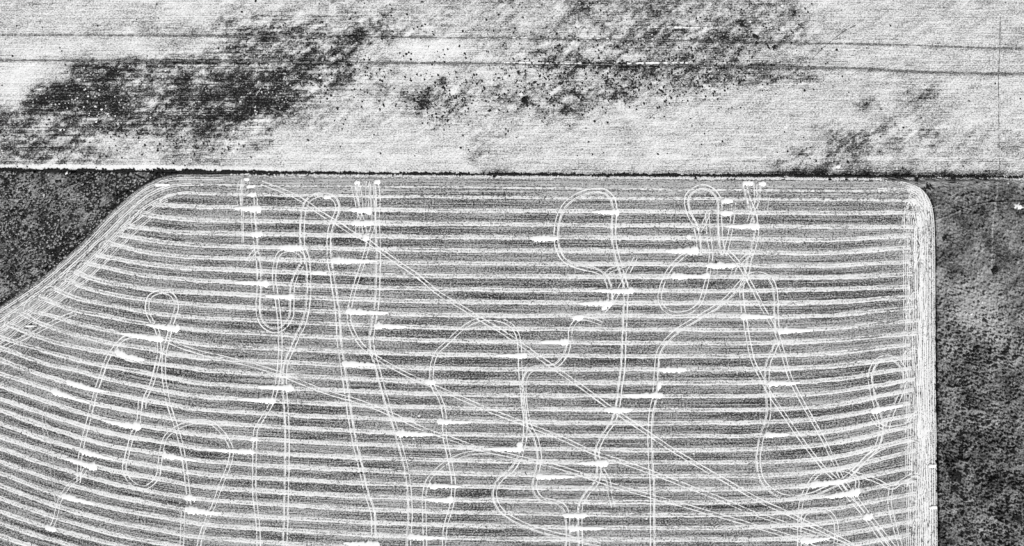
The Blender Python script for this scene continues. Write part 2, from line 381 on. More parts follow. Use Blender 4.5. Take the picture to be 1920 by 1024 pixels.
# headland strip lying along the field edge (trampled, lighter)
def off_path(off, i0, i1, step=3):
    P = OUTD[i0:i1:step]; N = normals(P); o = off if np.isscalar(off) else off
    return P + N*(np.asarray(o)[:, None] if not np.isscalar(o) else o)
def idx_at(x=None, y=None):
    if y is not None: return int(np.argmin(np.abs(OUTD[:, 1]-y) + (OUTD[:, 0] < 1740)*1e4))
    return int(np.argmin(np.abs(OUTD[:, 0]-x) + (OUTD[:, 0] > 1753)*1e4))
def band(name, i0, i1, w, mat, z, seed):
    P = OUTD[i0:i1:2]; N = normals(P); n = len(P); s = np.arange(n)*2.0; q = np.linspace(0, 1, 9)
    wv = w(s, P)*(.85 + .35*(fbm(s/14, s*0, seed, 3)-.5)*2)
    A = P[:, None, :] + N[:, None, :]*(q[None, :]*wv[:, None])[..., None]
    A[:, 0] = P + N*.0
    me = grid_mesh(name, X(A[..., 0]), Y(A[..., 1]), np.full((n, 9), z), (np.repeat(s[:, None]*S, 9, 1), q[None]*wv[:, None]*S), flip=True)
    tag(link(name, me, mat), kind='structure')
band('headland', 0, idx_at(x=420), lambda s, P: np.where(P[:, 0] < 300, 27, np.maximum(27-(P[:, 0]-300)*.2, 4)), M_HEAD, .03, 210)
band('headland', idx_at(x=1655), len(OUTD)-1, lambda s, P: np.interp(s, [0, 30, 75, 150, 260, 1500], [.5, 3, 22, 36, 34, 36]), M_HEADR, .033, 230)

# ------------------------------------------------------------------ rangeland either side
def rough(px, py, seed, a):
    h = fbm(px/7.0, py/7.0, seed, 4, .8)
    b = np.clip(vn(px/4.2, py/4.2, seed+9)-.5, 0, 1)*2.4
    return a*(4.2*(h-.35) + b*1.6)
# left
gx = np.arange(-400, 345, 1.3)
t = np.linspace(0, 1, 240)
PX, T = np.meshgrid(gx, t, indexing='ij')
tp = hed(PX)+2.0; bt = np.maximum(out_top(PX)-.3, tp+.2)
T = np.where(PX < 0, T, T)
PY = tp + T*(bt-tp)
edgef = np.clip((bt-PY)/3, 0, 1)*np.clip((PY-tp)/2, 0, 1)
pa = (fbm(PX/30, PY/30, 300, 4)-.5)*1.4 + .02
dirx = (PY-out_top(PX))          # tone darkens beside the field edge and along the ditch
pa -= .55*np.exp(-(dirx/14)**2) + .35*np.exp(-((PY-tp)/5)**2)
tr = np.interp(PX, [-400, 0, 30, 60, 95, 130, 200], [400, 366, 358, 351, 341, 336, 334])
for o in (-2.5, 2.5): pa += .35*np.exp(-((PY-tr-o)/1.0)**2)*(PX < 130)
smooth_ = np.clip(fbm(PX/40, PY/40, 310, 3)*2.2-.55, .25, 1)
hh = rough(PX*1.5, PY*1.5, 320, .8)*smooth_*edgef + .02
me = grid_mesh('scrubland', X(PX), Y(PY), hh, None, {'patch': pa}, flip=True, smooth=False)
tag(link('scrubland', me, M_RL), kind='structure')
# right
gy = np.concatenate([np.arange(0, 110, 1.3), np.arange(110, 700, 1.3), np.arange(700, 1060, 6)])
xr0 = lambda y: np.interp(y, OUTD[OUTD[:, 0] > 1640][:, 1], OUTD[OUTD[:, 0] > 1640][:, 0])
t = np.concatenate([np.linspace(0, .37, 190), np.linspace(.38, 1, 50)])
U, T = np.meshgrid(gy, t, indexing='ij')
PY = 336.5 + U
x0 = np.where(PY < 339.3, 1640 + (PY-336.5)*12, xr0(np.maximum(PY, 339.2))) + .2
PX = x0 + T*(2300-x0)
PY = np.where(PX > 1640, PY, PY)
PY = np.where(U == 0, hed(PX)+1.2, PY)
pa = (fbm(PX/28, PY/28, 400, 5, .65)-.5)*1.0 + .04 + .02*np.clip((PY-640)/120, 0, 1)
pa -= .5*np.clip(fbm(PX/11, PY/9, 440, 3)-.64, 0, 1)*5*np.clip((PY-640)/200, .1, 1)
pa += .50*np.exp(-((PX-1830)/50)**2-((PY-590)/45)**2) + .15*np.exp(-((PX-1900)/60)**2-((PY-640)/60)**2)
pa -= .30*np.exp(-((PX-1868)/14)**2-((PY-503)/12)**2) + .1*np.exp(-((PX-1850)/70)**2-((PY-900)/70)**2)
pa += .3*np.exp(-((PY-342)/8)**2) 
pa -= .6*np.exp(-((PX-x0)/3.0)**2)  # shade of the taller plants at the field edge, painted into the tone
trx = np.interp(PY, [335, 362, 420, 520, 600, 1200], [1871, 1869, 1861, 1858, 1860, 1862])
pa += .5*np.exp(-((PX-trx)/1.1)**2)*np.clip((560-PY)/60, 0, 1)
try_ = np.interp(PX, [1755, 1775, 1800, 1830, 1860, 1960], [412, 404, 393, 382, 378, 376])
pa += -.4*np.exp(-((PY-try_)/1.2)**2) + .3*np.exp(-((PY-try_-2.2)/1.2)**2)
roughf = np.clip(.30 + 1.2*fbm(PX/50, PY/50, 410, 3)*np.clip((PY-480)/250, .1, 1), .3, 1.0)
roughf = roughf + .15*np.exp(-((PY-370)/40)**2) + .15
ef = np.clip((PX-x0)/2, 0, 1)*np.clip((PY-hed(PX)-1)/4, 0, 1)
hh = rough((PX*.8+PY*.6)*1.3, (PY*.8-PX*.6)*1.9, 420, 1.0)*(.45+1.1*fbm(PX/16, PY/16, 433, 3))*roughf*ef + .02
me = grid_mesh('rangeland', X(PX), Y(PY), hh, None, {'patch': pa}, flip=False, smooth=False)
tag(link('rangeland', me, M_RR), kind='structure')

# ditch along the boundary
s = np.arange(-400, 2320, 1.5); q = np.linspace(-1, 1, 7)
wd = np.clip(-.3 + 2.8*fbm(s/14, s*0, 500, 4, .7)**1.3 - .5*np.clip((s-1000)/900, 0, 1), .25, 4)
wob = (fbm(s/40, s*0, 510, 3)-.5)*2
A = hed(s)[:, None] + wob[:, None] + q[None]*wd[:, None]
DZ = -.25*(1-q[None]**2)*np.ones_like(A) + .09
me = grid_mesh('ditch', X(np.repeat(s[:, None], 7, 1)), Y(A), DZ, flip=True)
tag(link('ditch', me, M_DITCH), kind='structure')

# ------------------------------------------------------------------ straw rows (each: a flat mat of straw between two wheel-pressed edge lines)
ORD = ['first','second','third','fourth','fifth','sixth','seventh','eighth','ninth','tenth','eleventh','twelfth','thirteenth','fourteenth','fifteenth','sixteenth','seventeenth','eighteenth','nineteenth','twentieth']
ORD += ['twenty-'+o for o in ORD[:9]] + ['thirtieth'] + ['thirty-'+o for o in ORD[:9]] + ['fortieth'] + ['forty-'+o for o in ORD[:9]]
def ribbon(P, off, hw, zf, seed, jit=.35, gap=0.0, uvs=None, cols=2, zadd=0.0):
    """ragged ribbon along P (px) shifted by off, half width hw; returns V, F, UV; segments dropped where noise < gap"""
    N = normals(P); n = len(P); s = np.arange(n, dtype=float)
    C = P + N*np.asarray(off).reshape(-1, 1) if not np.isscalar(off) else P + N*off
    q = np.linspace(-1, 1, cols)
    hw = np.asarray(hw, float); fade = .7 + .75*fbm(s/30, s*0, seed+31, 3); hw = hw*fade; wl = hw*(1 + jit*(fbm(s/2.2, s*0+1, seed, 3)-.5)*4); wr = hw*(1 + jit*(fbm(s/2.2, s*0+9, seed+5, 3)-.5)*4)
    gp_ = fbm(s/2.2, s*0+3, seed+11, 3, .7) - np.broadcast_to(np.asarray(gap, float), (n,))
    pin = np.clip(gp_/.10, .10, 1)
    w = np.where(q[None] < 0, wl[:, None], wr[:, None])*q[None]*pin[:, None]
    A = C[:, None, :] + N[:, None, :]*w[..., None]
    z = zf(A[..., 0], A[..., 1], q[None]*np.ones((n, 1))) + zadd
    ds = np.concatenate([[0], np.cumsum(np.hypot(*(np.diff(P, axis=0).T)))])*S
    V = np.stack([X(A[..., 0]), Y(A[..., 1]), z], -1).reshape(-1, 3)
    UV = np.stack([np.repeat(ds[:, None], cols, 1), (w+seed*3)*S], -1).reshape(-1, 2)
    F = grid_faces(n, cols, True)
    return V, F, UV
def cat_mesh(name, parts):
    V = []; F = []; U = []; b = 0
    for (v, f, u) in parts:
        V.append(v); F.append(f+b); U.append(u); b += len(v)
    return mesh_np(name, np.vstack(V), np.vstack(F), np.vstack(U))
def clip_out(P, m=1.5):
    """keep points inside the field outline"""
    ok = (P[:, 1] > out_top(np.clip(P[:, 0], -400, 1748))+m) & (P[:, 0] < np.interp(P[:, 1], [330, 345, 360, 390, 1400], [1680, 1705, 1730, 1745, 1750]))
    return P[ok]
for k in range(NR):
    xe = 1712 + rnd.uniform(-6, 10)
    xs = np.arange(ROW_X0[k] - 3, xe, 2.0); P = np.stack([xs, row_y(k, xs)], -1)
    P[:, 1] += (fbm(xs/45, xs*0, 600+k, 3)-.5)*2.6
    P = clip_out(P, 6 if k else 14)
    if len(P) < 10: continue
    hw = (3.8 if k else 2.6) + rnd.uniform(-.25, .25)
    if P[:, 1].min() > 1130: pass
    lab = 'broad pale straw row curving across the field, %s row below the dark ditch' % ORD[k]
    if k == 0: lab = 'thin faint straw row nearest the dark ditch, first one below the headland lines'
    e = bpy.data.objects.new('straw_row', None); col.objects.link(e); e.location = (X(P[0, 0]), Y(P[0, 1]), 0)
    tag(e, lab, 'straw row', 'straw rows curving across the harvested field')
    inv = (-X(P[0, 0]), -Y(P[0, 1]), 0)
    gapv = .0 if k else .36
    prof = lambda x, y, q: .02 + ROW_H*(1-q*q*.85) + .05*(vn(x/1.3, y/1.3, 7)-.5)
    o = link('straw_mat', cat_mesh('straw_mat', [ribbon(P, 0, hw*(.88+.3*fbm(np.arange(len(P))/25, np.full(len(P), k*3.3), 640, 3)), prof, 620+k, .22, gapv, cols=7)]), M_ROW, e); o.location = inv
    # the edge lines: brighter, fading in and out
    for sgn, oo, gp in ((-1, -hw*.72, .45), (1, hw*.72, .36)):
        g_ = gp + .16*(fbm(xs[:len(P)]/50, xs[:len(P)]*0, 700+k+sgn, 2)-.5)*2
        o = link('edge_line', cat_mesh('edge_line', [ribbon(P, oo, .85, lambda x, y, q: .02+ROW_H*(1-.85*.5)+.05+0*q, 660+k*3+sgn, .3, g_)]), M_LINE, e); o.location = inv

# faint straw flecks between the rows: thin secondary lines
# ------------------------------------------------------------------ wheel tracks
NT = [0]
def wheel_track(label, pts, w=1.0, faint=False, gauge=3.3, three=False, step=1.5, cat='wheel track', group='wheel tracks looping across the harvested field', raw=False, gap=None, z0=0.0):
    P = np.array(pts, float) if raw else cr(pts, step)
    if len(P) < 4: return
    NT[0] += 1; sd = 1000 + NT[0]*17
    s = np.arange(len(P), dtype=float)
    wob = (fbm(s/25, s*0, sd, 3)-.5)*2.4
    P = P + normals(P)*wob[:, None]*(0 if raw else .6)
    e = bpy.data.objects.new('wheel_track', None); col.objects.link(e); e.location = (X(P[0, 0]), Y(P[0, 1]), 0)
    tag(e, label, cat, group)
    zz = .045 + (NT[0] % 40)*.002 + z0
    offs = (-gauge, gauge) + ((gauge+2.2,) if three else ())
    base = .22 if not faint else .38
    if gap is not None: base = gap
    for j, of in enumerate(offs):
        if of == 0 and j: continue
        gp = base + .28*(fbm(s/16, s*0, sd+j+3, 3)-.5)*2 + (.08 if j == 2 else 0)
        me = cat_mesh('rut', [ribbon(P, of, .82*w if j < 2 else .5*w, lambda x, y, q: lift(x, y)+zz, sd+j*5, .45, gp)])
        o = link('rut', me, M_TRKF if faint else M_TRK, e); o.location = (-X(P[0, 0]), -Y(P[0, 1]), 0)
TR = [
 ('narrow keyhole loop at the left, its two stems pinched below the round top', [(270,766),(273,745),(283,725),(289,705),(298,664),(297,630),(290,610),(280,593),(276,573),(283,555),(303,547),(323,554),(331,573),(326,595),(321,611),(316,633),(308,664),(307,700),(311,733),(318,763),(328,793),(336,819),(343,849),(346,870),(349,892),(353,924),(354,946)], 1.1, 0),
 ('short doubled track dropping from the keyhole loop to a bright heap', [(263,748),(262,770),(260,795)], .9, 0),
 ('U-shaped track at the lower left, joining a left heap to the wide arch beside it', [(260,798),(250,810),(245,826),(239,849),(234,870),(234,884),(242,900),(256,911),(272,914),(286,906),(296,892),(299,873),(302,850),(308,826),(316,814),(331,803),(349,795),(374,790),(396,793),(414,808),(425,822),(434,844),(429,872),(414,910),(399,951),(387,977),(376,1008),(370,1040)], 1, 0),
 ('track bending left off the keyhole loop and running down toward the lower left corner', [(290,636),(265,631),(248,630),(232,635),(215,652),(201,674),(190.5,703),(178,741),(168,782),(155,832),(149,869),(147,905)], 1, 0),
 ('short slanting track between two lower left heaps', [(160,880),(151,893),(132,908),(118,927),(110,944),(103,973),(93,995)], .8, 0),
 ('faint bowed track farthest left, down to the lower left heap', [(95,737),(85,766),(83,799),(93,840),(99,890),(105.6,931),(108,950)], .8, 1),
 ('short slanted doubled track cutting the row ends at the left diagonal edge', [(-30,672),(0,656),(25,643),(66,623),(100,605),(125,593),(143,586)], .9, 0),
 ('tiny faint stub between two left heaps', [(120,722),(141,699)], .7, 1),
 ('straight doubled stub below the U-shaped track', [(343,958),(342,996),(341,1030)], .8, 0),
 ('second straight stub just right of the doubled stub at lower left', [(351,962),(349,996)], .6, 1),
 ('long diagonal pair, lowest of the three running from mid left to the bottom right', [(316,640),(349,653),(383,663),(425,672),(519,698),(552,712),(612,735.6),(669,752),(725,773),(800,807),(845,822),(894,840),(969,857.5),(1047,876),(1150,910),(1225,932),(1319,958),(1397,981),(1487,1009),(1540,1032)], 1, 0),
 ('faint companion of the lowest long diagonal, at its left start', [(345,651),(383,660),(425,675),(470,684),(519,700)], .7, 1),
 ('long diagonal pair, middle of the three, from the centre left to the bottom right', [(654,600),(662,622),(678,647),(706,670),(755,698),(800,719),(852,741),(912,767),(987,796),(1044,818),(1112,848),(1169,867),(1225,887),(1300,916),(1356,938),(1412,962),(1469,981),(1525,1000),(1600,1026)], 1, 0),
 ('long diagonal pair, upper of the three, starting beside the ditch at the top left', [(490,343),(509,350),(543,363),(576,381),(599,398),(632,418),(665,440),(685,449),(715,471),(748,494),(782,517),(821,549),(865,576),(900,598),(933,617),(976,645),(1010,669),(1044,693),(1094,728),(1150,769),(1214,812),(1262,844),(1319,878),(1375,910),(1412,932),(1469,959),(1514,981),(1562,1004),(1600,1024)], 1.1, 0),
 ('track leaving the top centre-left cluster and bending down to the middle diagonal', [(655,599),(655,582),(662,552),(669,526),(679,496),(689,463),(692,446),(700,420),(700,393),(697,365),(698,345)], .9, 0),
 ('inner strand of the top centre-left cluster, slanting left', [(662,350),(668,375),(672,393),(680,415),(686,445)], .9, 0),
 ('second inner strand of the top centre-left cluster, almost parallel', [(672,350),(676,375),(676,393),(671,420),(670,440)], .8, 0),
 ('third strand of the top centre-left cluster, close to its bright end', [(682,345),(683,375),(688,400),(694,425),(688,447)], .7, 1),
 ('long track from the bright patch by the ditch down the centre to the lower edge', [(706,343),(709,370),(708,410),(710,459),(709,509),(708,559),(701,609),(697,645),(710,696),(725,752),(740,797),(750,831),(759,865),(766,902),(769,940),(770,970),(766,1026)], 1, 0, 'three'),
 ('tall arched track left of the top centre-left cluster, whose right leg swings down', [(700,1008),(699,966),(687,925),(672,861),(659,801),(650,741),(642,685),(636,645),(634,609),(631,575),(626,542),(621,509),(617,482),(617,443),(622,419),(631,398),(631,382),(622,370),(603,366),(585,371),(573,385),(568,410),(568,459),(576,483),(579,516),(579,549),(576,582),(569,609),(559,629),(548,655),(536,685),(534,722),(537,764),(539,827),(538,902),(537,959),(534,1028)], 1.1, 0, 'three'),
 ('narrow U loop hanging down left of centre, with a rounded bottom', [(566,498),(556,516),(549,539),(548,569),(546,594),(533,613),(516,620),(498,614),(486,596),(483,569),(485,539),(485,500),(481,469),(478,443),(475,410),(473,393)], 1, 0, 'three'),
 ('small arch inside the narrow U loop, running on down to the lower edge', [(568,495),(565,478),(545,468),(524,475),(516,496),(514.5,526),(520,569),(524.5,609),(526,642),(523,696),(516,734),(505,764),(489,790),(479,809),(477,865),(477,921),(483,977),(486,1030)], 1, 0),
 ('single thin track dropping from the ditch at the top left', [(454,336),(454,373),(455,410),(455,455)], .8, 0, 'one'),
 ('short slanting spur below the top left thin track', [(480,468),(472,478),(464,489)], .9, 0),
 ('faint spur beside the top left thin track', [(468,400),(462,413),(457,425)], .7, 1),
 ('wide arch right of centre-left, ending in a long leg with a heap on it', [(976,857),(984,820),(984,782),(980,745),(976,696),(974,651),(969,625),(956,608),(933,599),(900,599),(868,615),(837,644),(819,662),(810,690),(811,722),(826,749),(833,775),(834,820),(843,861),(850,902),(847,947),(836,985),(832,1028)], 1, 0),
 ('hooked track below the wide arch, sweeping left then right to the bottom', [(976,857),(961,880),(939,899),(929,917),(930,940),(946,962),(988,985),(1044,1002),(1094,1014),(1125,1020)], 1, 0, 'three'),
 ('faint arch at the lower centre, rising from the bottom edge', [(797,1028),(796,970),(795,929),(804,899),(830,872),(860,856),(894,848),(920,848)], .9, 0),
 ('S-shaped track through the centre from a heap down to the lower edge', [(1069,640),(1070,619),(1079,603),(1092,597),(1110,600),(1129,607)], .9, 0),
 ('long S track left of the centre diagonal crossing, ending at the bottom', [(1068,642),(1061,665),(1045,684),(1025,689),(1003,691),(988,702),(983,722),(985,760),(993,797),(1006,824),(1012,857),(1005,895),(1003,917),(1017,936),(1045,942),(1062,958),(1065,1000),(1065,1028)], 1, 0, 'three'),
 ('spur climbing to the upper right beside the big centre loop', [(1132,584),(1149,565),(1165,536),(1178,510),(1191,484)], .9, 0),
 ('big egg-shaped loop in the upper centre', [(1144,572),(1142,542),(1135,522),(1119,509),(1085,501),(1060,489),(1046,469),(1042,443),(1046,410),(1059,384),(1082,366),(1112,357),(1136,360),(1150,376),(1153,396),(1151,426),(1152,455),(1158,482),(1168,516),(1174,542),(1173,575),(1172,609),(1170,645),(1168,690),(1163,726),(1159,760),(1150,790),(1128,824),(1120,850),(1124,872),(1120,902),(1102,925),(1090,947),(1088,977),(1089,1028)], 1.1, 0, 'three'),
 ('short curl crossing below the big egg-shaped loop', [(1131,524),(1143,508),(1165,500),(1182,492)], .8, 0),
 ('curved spur right of the lower centre heap', [(1129,880),(1141,902),(1144,929),(1150,951)], .8, 0),
 ('short left spur below the lower centre heap', [(1119,905),(1121,920),(1140,943)], .7, 1),
 ('small round loop at the top of the right-hand track cluster', [(1311,479),(1309,449),(1303,423),(1291,400),(1287,373),(1298,357),(1319,350),(1339,359),(1350,380),(1350,416),(1352,449),(1357,478)], 1.1, 0, 'three'),
 ('drop-shaped loop below the right-hand cluster, turning near the sixth row', [(1326,400),(1329,443),(1333,476),(1328,509),(1322,540),(1312,568),(1293,584),(1263,588),(1244,578),(1237,556),(1246,522),(1263,496),(1288,474)], 1, 0),
 ('inner slanting strand left of the right-hand cluster', [(1328,397),(1322,415),(1311,434)], .9, 0),
 ('strand in the middle of the right-hand cluster', [(1376,380),(1372,416),(1366,449),(1358,480)], 1, 0),
 ('thin straight strand in the middle of the right-hand cluster, next to its left', [(1338,430),(1341,460),(1342,515)], .7, 1),
 ('strand from the ditch to the right side of the right-hand cluster', [(1396,346),(1402,368),(1408,385),(1416,408),(1419,440),(1412,469),(1405,490),(1398,530)], 1, 0, 'three'),
 ('strand leaning left from the upper right bright patch by the ditch', [(1422,350),(1420,376),(1410,398),(1404,416)], 1, 0),
 ('short slanting link below the right-hand cluster', [(1410,474),(1396,484),(1378,502),(1372,522)], .8, 0),
 ('long straight diagonal from the right-hand cluster to the bottom right corner', [(1362,469),(1386,496),(1405,529),(1422,562),(1442,599),(1459,632),(1480,704),(1502,749),(1525,790),(1547,831),(1566,869),(1581,902),(1607,936),(1637,977),(1680,1030)], 1, 0),
 ('straight vertical track left of the right-hand diagonal, down to the bottom edge', [(1223,1030),(1223,977),(1222,910),(1219,865),(1218,812),(1221,771),(1227,741),(1230,696),(1234,662),(1248,640),(1270,619),(1303,599),(1336,579),(1366,556),(1386,533),(1400,519),(1418,513),(1438,518),(1450,532),(1455,555),(1456,585),(1458,625)], 1, 0, 'three'),
 ('second long diagonal on the right, steeper at its top', [(1398,521),(1390,539),(1392,572),(1397,602),(1404,642),(1412,677),(1431,715),(1450,749),(1476,786),(1499,820),(1525,854),(1547,880),(1570,902),(1592,932),(1615,959),(1637,989),(1665,1028)], 1, 0),
 ('big hooked sweep on the right rising to the small loop at the headland', [(1458,638),(1452,655),(1441,681),(1439,715),(1442,760),(1439,790),(1427,827),(1422,865),(1429,899),(1450,921),(1480,932),(1514,929),(1544,918),(1581,899),(1607,876),(1626,857),(1645,835),(1652,801),(1645,771),(1635,737),(1631,704),(1642,678),(1665,669),(1688,681),(1698,707),(1688,741),(1673,775),(1664,803)], 1, 0, 'three'),
 ('low arch at the bottom right beneath a bright heap', [(1499,1028),(1499,977),(1504,936),(1521,902),(1544,882),(1570,880),(1594,885),(1607,902),(1605,921)], 1, 0),
 ('small half circle at the very bottom right', [(1500,980),(1512,962),(1532,955),(1556,962),(1568,985),(1566,1028)], .9, 0),
 ('faint cross track linking the low arch to the right headland', [(1596,886),(1620,893),(1645,902),(1671,914),(1690,903),(1712,890)], 1, 0),
 ('crossing curl below the small headland loop', [(1634,779),(1645,795),(1665,803),(1694,799),(1712,790)], 1, 0),
 ('curved link from the big sweep into the right headland', [(1600,885),(1626,858),(1660,837),(1697,825),(1715,820)], 1, 0),
 ('bowed track near the right headland at the bottom', [(1671,914),(1668,940),(1675,977),(1690,1028)], .9, 0),
 ('faint straight short track at the bottom right, left of the headland lines', [(1637,960),(1635,990),(1633,1025)], .7, 1),
 ('broad faint pair low on the left near the bottom edge', [(190,1026),(264,1014),(330,1012),(420,1018)], .7, 1),
 ('faint slanting marks in the lower middle between two long tracks', [(560,884),(620,872),(690,854),(745,836)], .6, 1),
 ('faint long oblique mark right of the lowest diagonal', [(1330,868),(1400,892),(1470,915),(1520,945)], .6, 1),
]
for r in TR:
    lab, pts, w, f = r[:4]; mode = r[4] if len(r) > 4 else ''
    wheel_track(lab, pts, w, bool(f), three=(mode == 'three'), gauge=3.3 if mode != 'one' else 1.4)

for j, (cx, lab) in enumerate([(466, 'at the top left'), (686, 'at top centre-left'), (1412, 'at the top right')]):
    for q in range(4):
        a = rnd.uniform(-14, 14); b_ = rnd.uniform(-18, 18)
        wheel_track('short scuffed mark fanning from the ditch %s, %s from the left' % (lab, ORD[q]), sorted([(cx-16+q*10, 340), (cx-14+q*10+a*.4, 358), (cx-10+q*9+a*.7, 378), (cx-8+q*8+a*.6, 396)], key=lambda p: p[1]), .9, q % 2 == 1, 2.8, group='scuffed wheel marks fanning from the ditch', gap=.40)
# headland lines: long pairs that follow the field edge
def headland_line(lab, off, a, b, wob, w=1, faint=False, gauge=2.6, gap=None, drift=0):
    P = OUTD[a:b:2]; n = len(P); s = np.arange(n, dtype=float)
    o = off + (fbm(s/45, s*0, int(off*31)+77, 3)-.5)*2*wob + drift*np.sin(s/60+off)
    wheel_track(lab, P + normals(P)*o[:, None], w, faint, gauge, cat='wheel track', group='wheel tracks following the field edge', raw=True, gap=gap)
HN = ['outermost','second','third','fourth','fifth','sixth','seventh','eighth','ninth','tenth','eleventh','twelfth','innermost']
iL = 0; iT = idx_at(x=345); iR = idx_at(x=1672); iE = len(OUTD)-1
for j, (off, wob, w, f) in enumerate([(1.6,.4,.7,0),(8,1.5,.8,0),(15,2,.9,1),(21,3,1,0),(28,3,1,1),(35,4,.9,0),(43,5,.8,0),(50,5,.8,1),(57,6,.8,0)]):
    headland_line('pale wheel line along the left diagonal edge, %s from the scrub' % HN[j], off, iL, idx_at(x=1640) if j < 1 else idx_at(x=[0,420,380,360,330,320,300,280,250][j]), wob, w, bool(f), .01+1.6*(j > 0))
for j, (off, wob, w, f) in enumerate([(8,.8,.6,1),(14,.8,.7,1),(20,.9,.9,0),(26.5,.8,.9,1)]):
    headland_line('thin pale line under the ditch along the top of the field, %s from the ditch' % HN[j+1], off, idx_at(x=330), idx_at(x=1690), wob, w, bool(f), 1.0, gap=.42)
for j, (off, wob, w, f, gp) in enumerate([(2.2,.3,.6,0,.2),(6.5,.8,.7,0,.35),(12,2.2,.9,0,.3),(17,3.5,1.1,0,.28),(21,4.5,1.2,0,.25),(25,5,1.2,0,.25),(29,5,1.2,0,.28),(33,5,1.1,0,.3),(38,4,1,0,.35),(44,2.5,.9,0,.38),(50,1.5,.9,0,.36),(57,1.5,.8,0,.36),(64,1.2,.6,1,.44)]):
    a_ = idx_at(x=rnd.uniform(1640, 1735)) if off < 34 else idx_at(y=372)+rnd.randint(0, 40)
    headland_line('bright vertical wheel line along the right edge of the field, %s from the rangeland' % HN[j], off, a_, iE, wob, w, bool(f), 1.7, gap=gp, drift=.8 if off > 10 else 0)
# turning loops where neighbouring rows meet the diagonal edge (the machine swings round from one row into the next)
for k in range(1, 16):
    x0, y0 = row_pts(k)[0]; x1, y1 = row_pts(k+1)[0]
    pts = [(x0+26, float(row_y(k, x0+26))), (x0+4, y0-1), (x0-14, y0-2+rnd.uniform(-4, 3)), (x0-24, y0+10), ((x0+x1)/2-20, (y0+y1)/2+12), (x1-12, y1+6), (x1+4, y1+1), (x1+26, float(row_y(k+1, x1+26)))]
    wheel_track('pale turning curve at the left diagonal edge joining ends of %s and %s straw rows' % (ORD[k], ORD[k+1]), pts, .8, k % 3 == 0, 3.0, group='turning curves at the left diagonal edge', gap=.42)
for k, (x, y, rx, ry) in enumerate(sorted([(1705,372,26,24),(1718,395,20,42),(1712,420,24,30),(1722,362,16,20),(1700,385,30,22),(1727,640,14,40),(1722,800,20,26),(1715,350+62,18,36),(1702,470,22,30),(1718,590,16,40),(1712,690,22,34),(1724,745,12,40),(1714,860,20,30),(1700,960,26,30),(1716,912,18,22),(1728,540,12,50),(1724,1000,16,30)], key=lambda q: q[1]-q[3])):
    t0 = rnd.uniform(2.6, 3.6)
    pts = [(x+rx*math.cos(t0+q), y+ry*math.sin(t0+q)) for q in np.linspace(0, 4.2, 9)]
    pts = [(min(p[0], 1744-max(0, 372-p[1])*.8), max(p[1], 346)) for p in pts]
    wheel_track('bright turning curve in the right headland, %s one down from the corner' % ORD[k], pts, 1, k % 2 == 1, 2.4, three=True, group='turning curves in the right headland', gap=.36)

# ------------------------------------------------------------------ straw heaps lying on the rows
HP = [(453,490,391,'r',11),(523,568,464,'e',9),(620,692,488,'l',10),(583,612,511,'e',7),(455,505,530,'r',9),(511,551,555.5,'r',9),(648,714,584,'l',9),(701,747,611,'l',9),(658,700,418,'e',9),(667,697,393,'r',12),
 (470,492,438,'e',9),(457,467,336,'e',8),(462,478,349,'e',8),(464,480,364,'e',7),(664,675,342,'e',11),(701,713,341,'e',12),(606,620,370,'e',7),(679,692,446,'e',10),
 (994,1045,447,'e',9),(1124,1162,397,'r',9),(1124,1190,545,'r',9),(1098,1148,569,'r',10),(1028,1066,641,'r',9),(1072,1094,595,'e',9),(1128,1138,578,'e',10),
 (1262,1310,470,'r',12),(1323,1380,497,'e',9),(1258,1314,517,'l',9),(1376,1424,424,'r',10),(1387,1437,593,'l',9),(1458,1510,620,'l',10),(1392,1412,343,'e',11),(1422,1436,344,'e',11),(1350,1374,399,'e',8),(1352,1374,377,'e',8),
 (47,70,611,'l',5),(288,337,614,'r',11),(240,307,632,'r',10),(215,257,665,'l',11),(124,184,723,'l',9),(95,152,742,'l',9),(205,265,797,'r',11),(149,197,851,'l',9),(137,182,871,'r',11),(115,162,935,'l',10),
 (304,354,857,'l',9),(345,367,933,'e',9),(346,400,958,'l',11),(84,106,991,'e',9),(498,551,726,'r',9),(460,517,750,'r',9),(641,690,681,'l',10),(397,478,845,'r',8),(469,483,822,'e',8),(658,712,1018,'r',10),
 (796,817,716,'e',9),(819,869,791,'l',9),(742,798,813,'l',10),(944,988,666,'r',8),(802,850,911,'l',9),(810,850,937,'r',9),(764,820,1007,'l',9),(929,981,842,'r',9),(1004,1062,894,'l',9),
 (1235,1287,693,'e',8),(1182,1243,740,'r',9),(1133,1186,768,'e',9),(1096,1141,869,'r',10),(1054,1102,967,'e',8),(1065,1118,990,'l',9),(1439,1486,719,'l',9),(1434,1466,815,'l',9),(1519,1576,905,'l',10),
 (1560,1613,926,'r',12),(1632,1678,766,'l',9),(1500,1542,1014,'l',11),(1618,1636,968,'e',10),(1741,1755,873,'e',9),(1742,1757,951,'e',9),(290,318,346,'l',9),(968,980,834,'v',14),(1231,1240,722,'v',18),(1286,1296,443,'e',6),(1315,1330,516,'e',10)]
